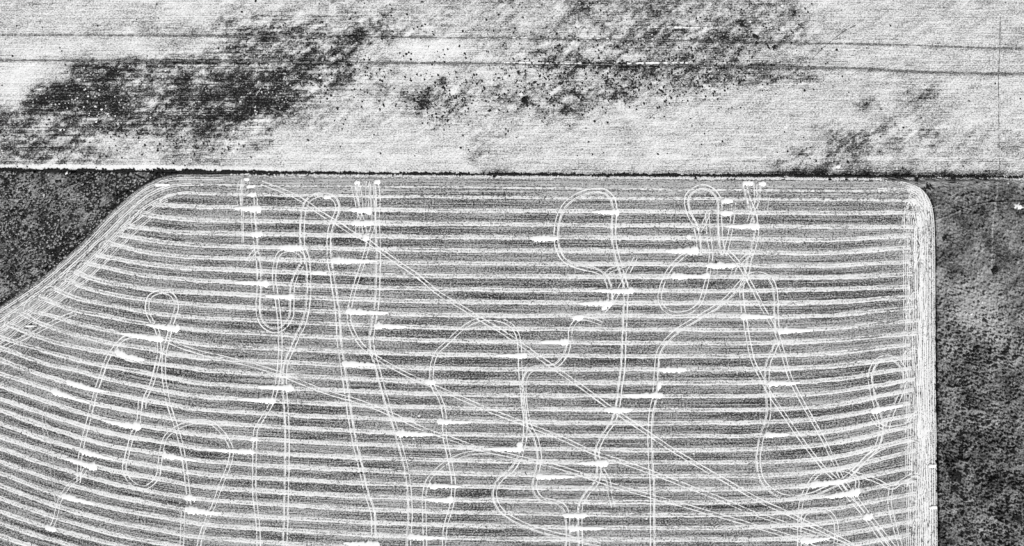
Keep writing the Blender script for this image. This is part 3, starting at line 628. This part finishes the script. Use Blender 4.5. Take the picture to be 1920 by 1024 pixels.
def heap_mesh(x0, x1, y, end, th, seed, onrow):
    if onrow:
        yk = float(row_v((x0+x1)/2, y)); kk = int(np.clip(round(yk), 0, NR-1)); y = y + float(row_y(kk, (x0+x1)/2 + {'l': 7, 'r': -7}.get(end, 0)) - row_y(kk, (x0+x1)/2))
        if end == 'l': x1 += 14
        elif end == 'r': x0 -= 14
    n = max(8, int((x1-x0)/1.3)); xs = np.linspace(x0, x1, n); t_ = (xs-x0)/(x1-x0)
    if end == 'l': w = np.interp(t_, [0, .06, .2, .45, .8, 1], [.35, 1, .95, .72, .55, .25])
    elif end == 'r': w = np.interp(t_, [0, .2, .55, .8, .94, 1], [.25, .55, .72, .95, 1, .35])
    else: w = np.interp(t_, [0, .1, .5, .9, 1], [.4, .85, 1, .85, .4])
    w = w*th*.5*(1.4 if onrow else .9)
    if end == 'v': w = np.full(n, th*.5)*np.interp(t_, [0, .3, .7, 1], [.4, 1, 1, .4])
    if onrow:
        k = int(np.clip(round(float(row_v((x0+x1)/2, y))), 0, NR-1)); yc = row_y(k, xs); yc = yc + (y - yc[n//2])*.75
    else: yc = np.full(n, float(y))
    wt = w*(1+.95*(fbm(xs/3.2, xs*0, seed, 4, .8)-.5)*2); wb = w*(1+.95*(fbm(xs/3.2, xs*0, seed+3, 4, .8)-.5)*2)
    q = np.linspace(-1, 1, 9); A = yc[:, None] + np.where(q[None] < 0, wt[:, None], wb[:, None])*q[None]
    GX = np.repeat(xs[:, None], 9, 1) + (vn(xs[:, None]/2, q[None]*3, seed)-.5)*1.4
    prof = np.clip(1-q[None]**2, 0, 1)**.6*np.clip(np.sin(np.pi*np.clip(t_, .02, .98))*2, 0, 1)[:, None]
    z = .30 + .30*prof + .12*(vn(GX, A, seed+5)-.5) - .28*(prof <= 0.01)
    z[:, 0] = z[:, -1] = .03
    return np.stack([X(GX), Y(A), z], -1), n
bykrow = {}
for i, h in enumerate(HP):
    x0, x1, y, e_, th = h
    v_ = float(row_v((x0+x1)/2, y)); k = int(round(v_)); on = abs(v_-k) < .42 and e_ != 'v' and k >= 0 and x1 < 1720 and y > 362
    bykrow.setdefault(k if on else ('off', i), []).append((x0, i, on))
sides = {'l': 'thick at its left end', 'r': 'thick at its right end', 'e': 'even in width', 'v': 'standing across the rows'}
hl = {}
for k, lst in bykrow.items():
    lst.sort()
    for j, (x0, i, on) in enumerate(lst):
        if isinstance(k, tuple): continue
        hl[i] = ('bright straw heap lying alone on the %s straw row below the ditch' % ORD[k]) if len(lst) == 1 else 'bright straw heap on the %s straw row below the ditch, %s heap from the left' % (ORD[k], ORD[j])
OFFL = {336:'small bright straw blot touching the ditch at the top left track',349:'second bright straw blot below the ditch at the top left track',342:'bright square straw blot beside the ditch, left of the pair at top centre-left',341:'larger bright straw blot beside the ditch, right of the pair at top centre-left',
 343:'bright straw blot beside the ditch, left of the pair at the top right',344:'larger bright straw blot beside the ditch, right of the pair at the top right',578:'small straw spill hanging below the long heap under the big egg-shaped loop',834:'upright straw spill above the right end of a centre heap',722:'tall upright straw spill on the straight vertical track, right of centre',
 873:'small straw bump on the right field edge, upper of two',951:'small straw bump on the right field edge, lower of two',346:'bright straw heap in the top left corner bend of the field',368:'large bright straw patch in the top right corner bend',}
for i, h in enumerate(HP):
    x0, x1, y, e_, th = h; on = i in hl
    A, n = heap_mesh(x0, x1, y, e_, th, 2000+i*13, on)
    c = A[n//2, 4].copy(); c[2] = 0
    me = mesh_np('straw_heap', (A-c).reshape(-1, 3), grid_faces(n, 9, True), None, None, False)
    o = link('straw_heap', me, M_HEAP); o.location = c
    if on: lab = hl[i]
    elif y in OFFL: lab = OFFL[y]
    else:
        fr = 'left' if x0 < 640 else ('middle' if x0 < 1280 else 'right')
        lab = 'small bright straw patch in the %s third, level with the %s straw row' % (fr, ORD[max(0, int(round(float(row_v(x0, y)))))])
    tag(o, lab, 'straw heap', 'bright straw heaps left on the rows')

# ------------------------------------------------------------------ small plants, rocks and litter (real little solids)
def blobmesh(name, seed, mat, n=7, rings=3, spike=.45, hgt=.7):
    r = np.random.RandomState(seed); V = []; F = []
    for j in range(rings):
        a0 = r.rand()*6; rr = [1.0, .85, .45][j]; zz = [0.0, .45, .85][j]*hgt
        for i in range(n):
            a = a0*0 + i/n*2*math.pi + j*.4; q = rr*(1-spike/2+spike*r.rand())
            V.append((q*math.cos(a), q*math.sin(a), zz*(.8+.4*r.rand())))
    V.append((0, 0, hgt))
    for j in range(rings-1):
        for i in range(n):
            a = j*n+i; b = j*n+(i+1) % n; F += [(a, b, b+n), (a, b+n, a+n)]
    top = len(V)-1
    for i in range(n): F.append(((rings-1)*n+i, (rings-1)*n+(i+1) % n, top))
    me = mesh_np(name, np.array(V), np.array(F)); me.materials.append(mat); return me
def scatter(name, xs, ys, rs, mat, label, cat, zf=None, h=.9, seed=3, parent=None):
    """many small pyramidal tufts joined: nobody could count them"""
    n = len(xs); r = np.random.RandomState(seed); K = 5
    a = (np.arange(K)/K*2*np.pi)[None] + r.rand(n, 1)*6; q = np.asarray(rs)[:, None]*(.6+.8*r.rand(n, K))
    bx = X(np.asarray(xs))[:, None] + q*np.cos(a); by = Y(np.asarray(ys))[:, None] + q*np.sin(a)
    z0 = np.zeros(n) if zf is None else zf
    bz = np.repeat((z0-.02)[:, None], K, 1)
    tx = X(np.asarray(xs)) + (r.rand(n)-.5)*np.asarray(rs)*.6; ty = Y(np.asarray(ys)) + (r.rand(n)-.5)*np.asarray(rs)*.6; tz = z0 + np.asarray(rs)*h*(.6+.8*r.rand(n))
    V = np.concatenate([np.stack([bx, by, bz], -1), np.stack([tx, ty, tz], -1)[:, None]], 1).reshape(-1, 3)
    i = np.arange(K); f = np.stack([i, (i+1) % K, np.full(K, K)], -1)
    F = (f[None] + (np.arange(n)*(K+1))[:, None, None]).reshape(-1, 3)
    o = link(name, mesh_np(name, V, F), mat); tag(o, label, cat, kind='stuff'); return o
# dark weeds in the bare patches of the upper field
n = 120000; xs = nr.uniform(0, 1920, n); ys = nr.uniform(0, 318, n)
d = dens(xs, ys)/9 + blob(xs, ys)*.8
spk = (fbm(xs/9, ys/9, 810, 3)-.35)*2.2
zone = np.clip(.45*np.exp(-((xs-900)/300)**2-((ys-140)/75)**2) + np.exp(-((xs-1180)/260)**2-((ys-150)/45)**2) + np.exp(-((xs-810)/50)**2-((ys-185)/40)**2) + .8*np.exp(-((xs-300)/110)**2-((ys-262)/22)**2) + .35*np.exp(-((xs-1350)/120)**2-((ys-80)/60)**2) + .05, 0, 1)
keep = (nr.rand(n) < np.clip(d, .10, 1)*zone*spk*.85) & (ys < hed(xs)-4)
scatter('dark_weeds', xs[keep], ys[keep], nr.uniform(.35, 1.0, keep.sum()), M_DARK, 'scattered small dark weeds over the pale patchy upper field', 'weeds', h=.9, seed=8)
n = 14000; xs = nr.uniform(0, 1920, n); ys = nr.uniform(0, 316, n); d = dens(xs, ys)/9
keep = nr.rand(n) < np.clip(d-.1, 0, 1)*.35
scatter('pale_tufts', xs[keep], ys[keep], nr.uniform(.3, .75, keep.sum()), M_PALE, 'small bleached grass tufts in the dark patches of the upper field', 'grass', h=.6, seed=9)
# clods and straw flecks in the harvested field
n = 60000; xs = nr.uniform(0, 1750, n); ys = nr.uniform(330, 1024, n); v_ = row_v(xs, ys)
inn = (ys > out_top(xs)+4); dl = fbm(xs/50, ys/30, 820, 3)
keep = inn & (nr.rand(n) < np.clip(dl*1.6-.45 + .25*(ys < 480), .03, .8)*.55)
scatter('dark_regrowth', xs[keep], ys[keep], nr.uniform(.2, .5, keep.sum()), M_DARK, 'tiny dark green weeds sprouting through the straw and stubble', 'weeds', zf=lift(xs[keep], ys[keep]), h=.7, seed=10)
n = 60000; xs = nr.uniform(0, 1750, n); ys = nr.uniform(330, 1024, n)
keep = (ys > out_top(xs)+3) & (nr.rand(n) < .5)
scatter('straw_litter', xs[keep], ys[keep], nr.uniform(.2, .45, keep.sum()), M_PALE, 'loose straw flecks scattered over the stubble between the rows', 'straw', zf=lift(xs[keep], ys[keep]), h=.25, seed=11)
# weeds of the ditch
n = 11000; xs = nr.uniform(-60, 1990, n)
thick = .5 + 1.4*fbm(xs/22, xs*0, 830, 4)
ys = hed(xs) - .2 + nr.normal(0, 1, n)*.75*thick*(1+.4*(xs < 480))
keep = nr.rand(n) < np.clip(fbm(xs/18, xs*0, 835, 4, .7)*3.4-1.15, .04, 1)
scatter('ditch_weeds', xs[keep], ys[keep], nr.uniform(.4, 1.0, keep.sum()), M_DARK, 'ragged band of dark weeds growing along the boundary ditch', 'weeds', h=1.1, seed=12)
n = 9000; xs = nr.uniform(430, 1990, n); ys = hed(xs) + 4.3 + nr.normal(0, 1, n)*(1.0 + 1.6*(xs > 1690))
keep = (nr.rand(n) < np.clip(fbm(xs/10, xs*0, 840, 3)*2.4-.5, 0, 1)*np.clip((xs-420)/500, .2, 1)) 
scatter('dry_ditch_grass', xs[keep], ys[keep], nr.uniform(.35, .85, keep.sum()), M_PALE, 'bleached grass tufts on the near bank of the ditch', 'grass', h=.7, seed=13)
# scrub
n = 26000; xs = nr.uniform(0, 330, n); ys = nr.uniform(320, 580, n)
dd = fbm(xs/30, ys/30, 300, 4)
keep = (ys > hed(xs)+3) & (ys < out_top(xs)-3) & (nr.rand(n) < np.clip(1.6*fbm(xs/18, ys/18, 860, 3)-.5, .06, 1))
xk, yk = xs[keep], ys[keep]; nk = len(xk); half = nr.rand(nk) < .52
scatter('low_scrub', xk[half], yk[half], nr.uniform(.4, 1.1, half.sum()), M_SAGE, 'dense low grey scrub covering the ground left of the field', 'scrub', h=1.2, seed=14, zf=np.full(half.sum(), .35))
scatter('dark_undergrowth', xk[~half], yk[~half], nr.uniform(.5, 1.5, (~half).sum()), M_DARK, 'dark low undergrowth between the grey scrub left of the field', 'undergrowth', h=.9, seed=15, zf=np.full((~half).sum(), .35))
n = 26000; xs = nr.uniform(1700, 1960, n); ys = nr.uniform(334, 1040, n)
xe_ = np.where(ys < 341, 1690, xr0(np.maximum(ys, 339.2)))
pr = np.clip(1.1*fbm(xs/22, ys/22, 870, 4)-.78 + .3*np.exp(-((ys-345)/12)**2) + .5*np.exp(-((xs-xe_)/5)**2), .03, 1)
keep = (xs > xe_+1.5) & (ys > hed(xs)+2) & (nr.rand(n) < pr)
xk, yk = xs[keep], ys[keep]; nk = len(xk); half = nr.rand(nk) < np.where((yk < 350), .75, .42)
scatter('dry_grass', xk[half], yk[half], nr.uniform(.35, .85, half.sum()), M_SAGE, 'grey dry grass tufts over the rangeland right of the field', 'grass', h=.9, seed=16, zf=np.full(half.sum(), .25))
scatter('dark_range_weeds', xk[~half], yk[~half], nr.uniform(.25, .6, (~half).sum()), M_DARK, 'dark weeds in the rangeland right of the field', 'weeds', h=.9, seed=17, zf=np.full((~half).sum(), .25))

# individual shrubs, copies of a few built bushes
def rich_bush(name, seed, mat, nleaf=46):
    """a bush made of many leaf clumps in a ragged dome"""
    r = np.random.RandomState(seed); V = []; F = []
    for i in range(nleaf):
        a = r.rand()*6.283; q = math.sqrt(r.rand())*.95*(1+.35*math.sin(3*a+seed)); z = (1-min(q, 1)**2)*.75*r.uniform(.5, 1.0)+.05; s_ = r.uniform(.14, .3)
        c = np.array((q*math.cos(a), q*math.sin(a), z)); b = len(V)
        for j in range(4):
            t_ = j*math.pi/2 + a; V.append(tuple(c + s_*np.array((math.cos(t_), math.sin(t_), -.5))))
        V.append(tuple(c+np.array((r.normal(0, .05), r.normal(0, .05), s_*.9)))); 
        for j in range(4): F.append((b+j, b+(j+1) % 4, b+4))
    me = mesh_np(name, np.array(V), np.array(F)); me.materials.append(mat); return me
DB = [rich_bush('dark_bush', 40+i, M_DARK) for i in range(4)]
SB = [rich_bush('sagebrush', 50+i, M_SAGE, 22) for i in range(4)]
BUSH = [(1816,664,6),(1808,730,5),(1814,751,7),(1786,752,4),(1915,707,5),(1793,893,13),(1791,914,10),(1868,895,8),(1825,865,5),(1804,929,7),(1840,933,6),(1891,931,6),(1848,876,4),(1900,843,6),(1908,970,12),(1864,991,8),(1838,1002,6),(1763,831,5),(1863,843,5),
 (1743,350,7),(1719,338.5,5),(1853,365,5),(1843,391,4),(1772,446,6),(1866,506,7),(1845,599,5),(1760,868,5),(1762,920,5),(1760,712,4),(1788,338,6),(1912,900,6),(1880,880,5),(1812,880,7),(1765,770,4)]
BL2 = ['near the top','at mid height','below the middle','near the bottom']
order = sorted(range(len(BUSH)), key=lambda i: BUSH[i][1])
for j, i in enumerate(order):
    x, y, r = BUSH[i]; o = bpy.data.objects.new('dark_bush', DB[i % 4]); col.objects.link(o)
    o.location = (X(x), Y(y), .2); o.scale = (r*S*1.3, r*S*1.05, r*S*.6); o.rotation_euler = (0, 0, rnd.uniform(0, 6))
    big = 'large' if r >= 8 else ('middling' if r >= 6 else 'small')
    tag(o, '%s dark bush right of the field, %s bush counting down from the ditch' % (big, ORD[j]), 'bush', 'dark bushes on the right rangeland')
UB = [(1415,67,4.5,'black bush ringed by pale ground in the upper field, upper of the pair'),(1419,81,4,'black bush ringed by pale ground in the upper field, lower of the pair'),(1392,48,5,'dark ragged bush left above the ringed pair in the upper field'),
      (1452,89,5,'black round bush right below the ringed pair in the upper field'),(985,190,8,'dark ragged thicket alone in the pale middle of the upper field'),(1490,24,4,'small dark bush near the top frame edge right of the ringed pair'),(972,136,3.5,'small black bush just below the lower furrow near the picture centre'),
      (985,142,3,'tiny black bush beside another just below the lower furrow near the picture centre'),(1050,144,3,'small dark bush below the lower furrow at centre right')]
for i, (x, y, r, lab) in enumerate(UB):
    o = bpy.data.objects.new('dark_bush', DB[i % 4]); col.objects.link(o); o.location = (X(x), Y(y), .1); o.scale = (r*S, r*S*.8, r*S*.5); o.rotation_euler = (0, 0, i*1.3)
    tag(o, lab, 'bush')
# sagebrush one can pick out in the left scrub; nothing tells them apart
c = 0; rr_ = random.Random(11)
while c < 290:
    x, y = rr_.uniform(-2, 320), rr_.uniform(322, 580)
    if y < hed(x)+4 or y > out_top(x)-4: continue
    if 80 < x < 170 and 345 < y < 395 and rr_.random() < .6: continue
    o = bpy.data.objects.new('sagebrush', SB[c % 4]); col.objects.link(o); r = rr_.uniform(1.6, 3.0)*S
    o.location = (X(x), Y(y), .35); o.scale = (r, r, r*.9); o.rotation_euler = (0, 0, rr_.uniform(0, 6))
    tag(o, 'small grey sagebrush in the dense dark scrub left of the diagonal field edge', 'shrub', 'sagebrush in the left scrub'); c += 1
# pale rocks
RK = [rich_bush('pale_rock', 70, M_ROCK, 3)] 
RM = [blobmesh('pale_rock', 80+i, M_ROCK, 6, 3, .3, .5) for i in range(3)]
ROCKS = [(157,200),(165,180),(178,199),(190,205),(202,213),(120,243),(113,243),(478,200),(478,207),(437,245),(310,132),(216,217),(180,228),(282,220),(462,228),(450,190),(262,265),(600,145),(1466,10),(1408,22),(1406,40),(1446,52),(1571,311),(1533,391),(1300,850),(1212,972),(785,779),(775,822),(1294,443),(822,552)]
ordr = sorted(ROCKS)
for i, (x, y) in enumerate(ordr):
    o = bpy.data.objects.new('pale_rock', RM[i % 3]); col.objects.link(o); r = rnd.uniform(.7, 1.1)*(2 if (x, y) == (1571, 311) else 1)
    o.location = (X(x), Y(y), 0); o.scale = (r, r, r*.8); o.rotation_euler = (0, 0, i)
    place = 'in the upper field' if y < 320 else 'among the straw rows'
    tag(o, 'small white rock %s, %s rock from the left of all the rocks' % (place, ORD[i]), 'rock', 'white rocks')
# bare white patch in the right rangeland
def patch(x, y, rx, ry, lab, mat, name='bare_patch', seed=1, z=.75):
    a = np.linspace(0, 2*np.pi, 40, endpoint=False); q = np.linspace(0, 1, 6)
    R_ = 1 + .5*(vn(np.cos(a)*2.2, np.sin(a)*2.2, seed)-.5)*2
    A_ = X(x) + S*rx*R_[:, None]*q[None]*np.cos(a)[:, None]; B_ = Y(y) + S*ry*R_[:, None]*q[None]*np.sin(a)[:, None]
    Z_ = z*(1-q[None]**2)*np.ones((40, 1)) + .1*vn(A_*1.2, B_*1.2, seed)
    V = np.stack([A_, B_, Z_], -1); V = np.concatenate([V, V[:1]], 0); n = 41
    c0 = np.array((X(x), Y(y), 0)); me = mesh_np(name, (V-c0).reshape(-1, 3), grid_faces(n, 6), None, None)
    o = link(name, me, mat); o.location = c0; tag(o, lab, 'dirt mound'); return o
patch(1910, 387, 8, 8, 'bare white dirt mound in the upper right rangeland near the frame edge', M_BARE, 'dirt_mound', 3, .7)
patch(1842, 566, 3, 3, 'small pale dirt mound in the middle of the right rangeland, uppermost of three', M_BARE, 'dirt_mound', 4, 1.1)
patch(1820, 589, 4, 3, 'small pale dirt mound in the middle of the right rangeland, lower right of three', M_BARE, 'dirt_mound', 5, 1.1)
patch(1808, 587, 3, 2.5, 'small pale dirt mound in the middle of the right rangeland, lowest left of three', M_BARE, 'dirt_mound', 6, 1.1)
patch(82, 366, 3.5, 3.5, 'pale dirt mound in the left scrub below the faint trail', M_BARE, 'dirt_mound', 7, 1.2)
patch(125, 325, 3, 3, 'pale dirt mound in the left scrub close under the ditch', M_BARE, 'dirt_mound', 8, 1.2)

# dead furrows across the upper field (a shallow groove turned up dark), and the thin trail that crosses them
def furrow(lab, pts, hw, seed, gap, mat=M_SOIL, name='furrow', z=.22, cat='furrow'):
    P = cr(pts, 2.0); s = np.arange(len(P), dtype=float)
    P = P + normals(P)*((fbm(s/50, s*0, seed, 3)-.5)*2)[:, None]
    g_ = gap + .22*(fbm(s/60, s*0, seed+7, 3)-.5)*2
    V, F, U = ribbon(P, 0, hw, lambda x, y, q: z - .08*(1-q*q), seed, .5, g_, cols=3)
    c0 = np.array((X(P[0, 0]), Y(P[0, 1]), 0)); me = mesh_np(name, V-c0, F, U); o = link(name, me, mat); o.location = c0
    tag(o, lab, cat)
furrow('thin dark furrow running the full width of the upper field, upper of two', FUR['a'], 1.0, 901, .40)
furrow('thin dark furrow running the full width of the upper field, lower of two', FUR['b'], 1.5, 903, .38)
furrow('short dark slanting scratch at the left of the pale middle of the upper field', [(508,203),(520,208),(545,217)], 1.4, 905, .2)
furrow('thin dark straight trail crossing the upper field near the right frame edge', [(1876,28),(1875,90),(1872,160),(1873,240),(1874,325)], .55, 907, .38)
furrow('faint dark gully slanting up from the lower furrow, right part of the upper field', [(1518,118),(1535,98),(1553,82),(1585,58),(1605,48)], .6, 909, .46)
furrow('thin faint dark line dropping to the ditch at the far left of the upper field', [(126,248),(126,310)], .5, 911, .4)
furrow('bright stripe of straw beside the lower furrow, near the picture centre', [(940,117),(1010,118),(1090,119)], 1.3, 913, .42, M_HEAP, 'straw_streak', .3, 'straw streak')
furrow('bright stripe of straw beside the lower furrow, right of centre', [(1176,119),(1230,118),(1290,118)], 1.6, 915, .40, M_HEAP, 'straw_streak', .3, 'straw streak')
furrow('bright stripe of straw beside the upper furrow, at centre right', [(960,71),(1060,71),(1140,73),(1235,74)], 1.0, 917, .45, M_HEAP, 'straw_streak', .3, 'straw streak')
furrow('short bright stripe of straw above the upper furrow, right of centre', [(1215,51),(1270,52),(1345,53)], 1.3, 919, .46, M_HEAP, 'straw_streak', .3, 'straw streak')
for o in bpy.data.objects:
    if 'label' in o and len(o['label'].split()) > 16: print('LONG', o['label'])
print('tracks', NT[0], 'objects', len(bpy.data.objects), 'tris', sum(len(m.polygons) for m in bpy.data.meshes))
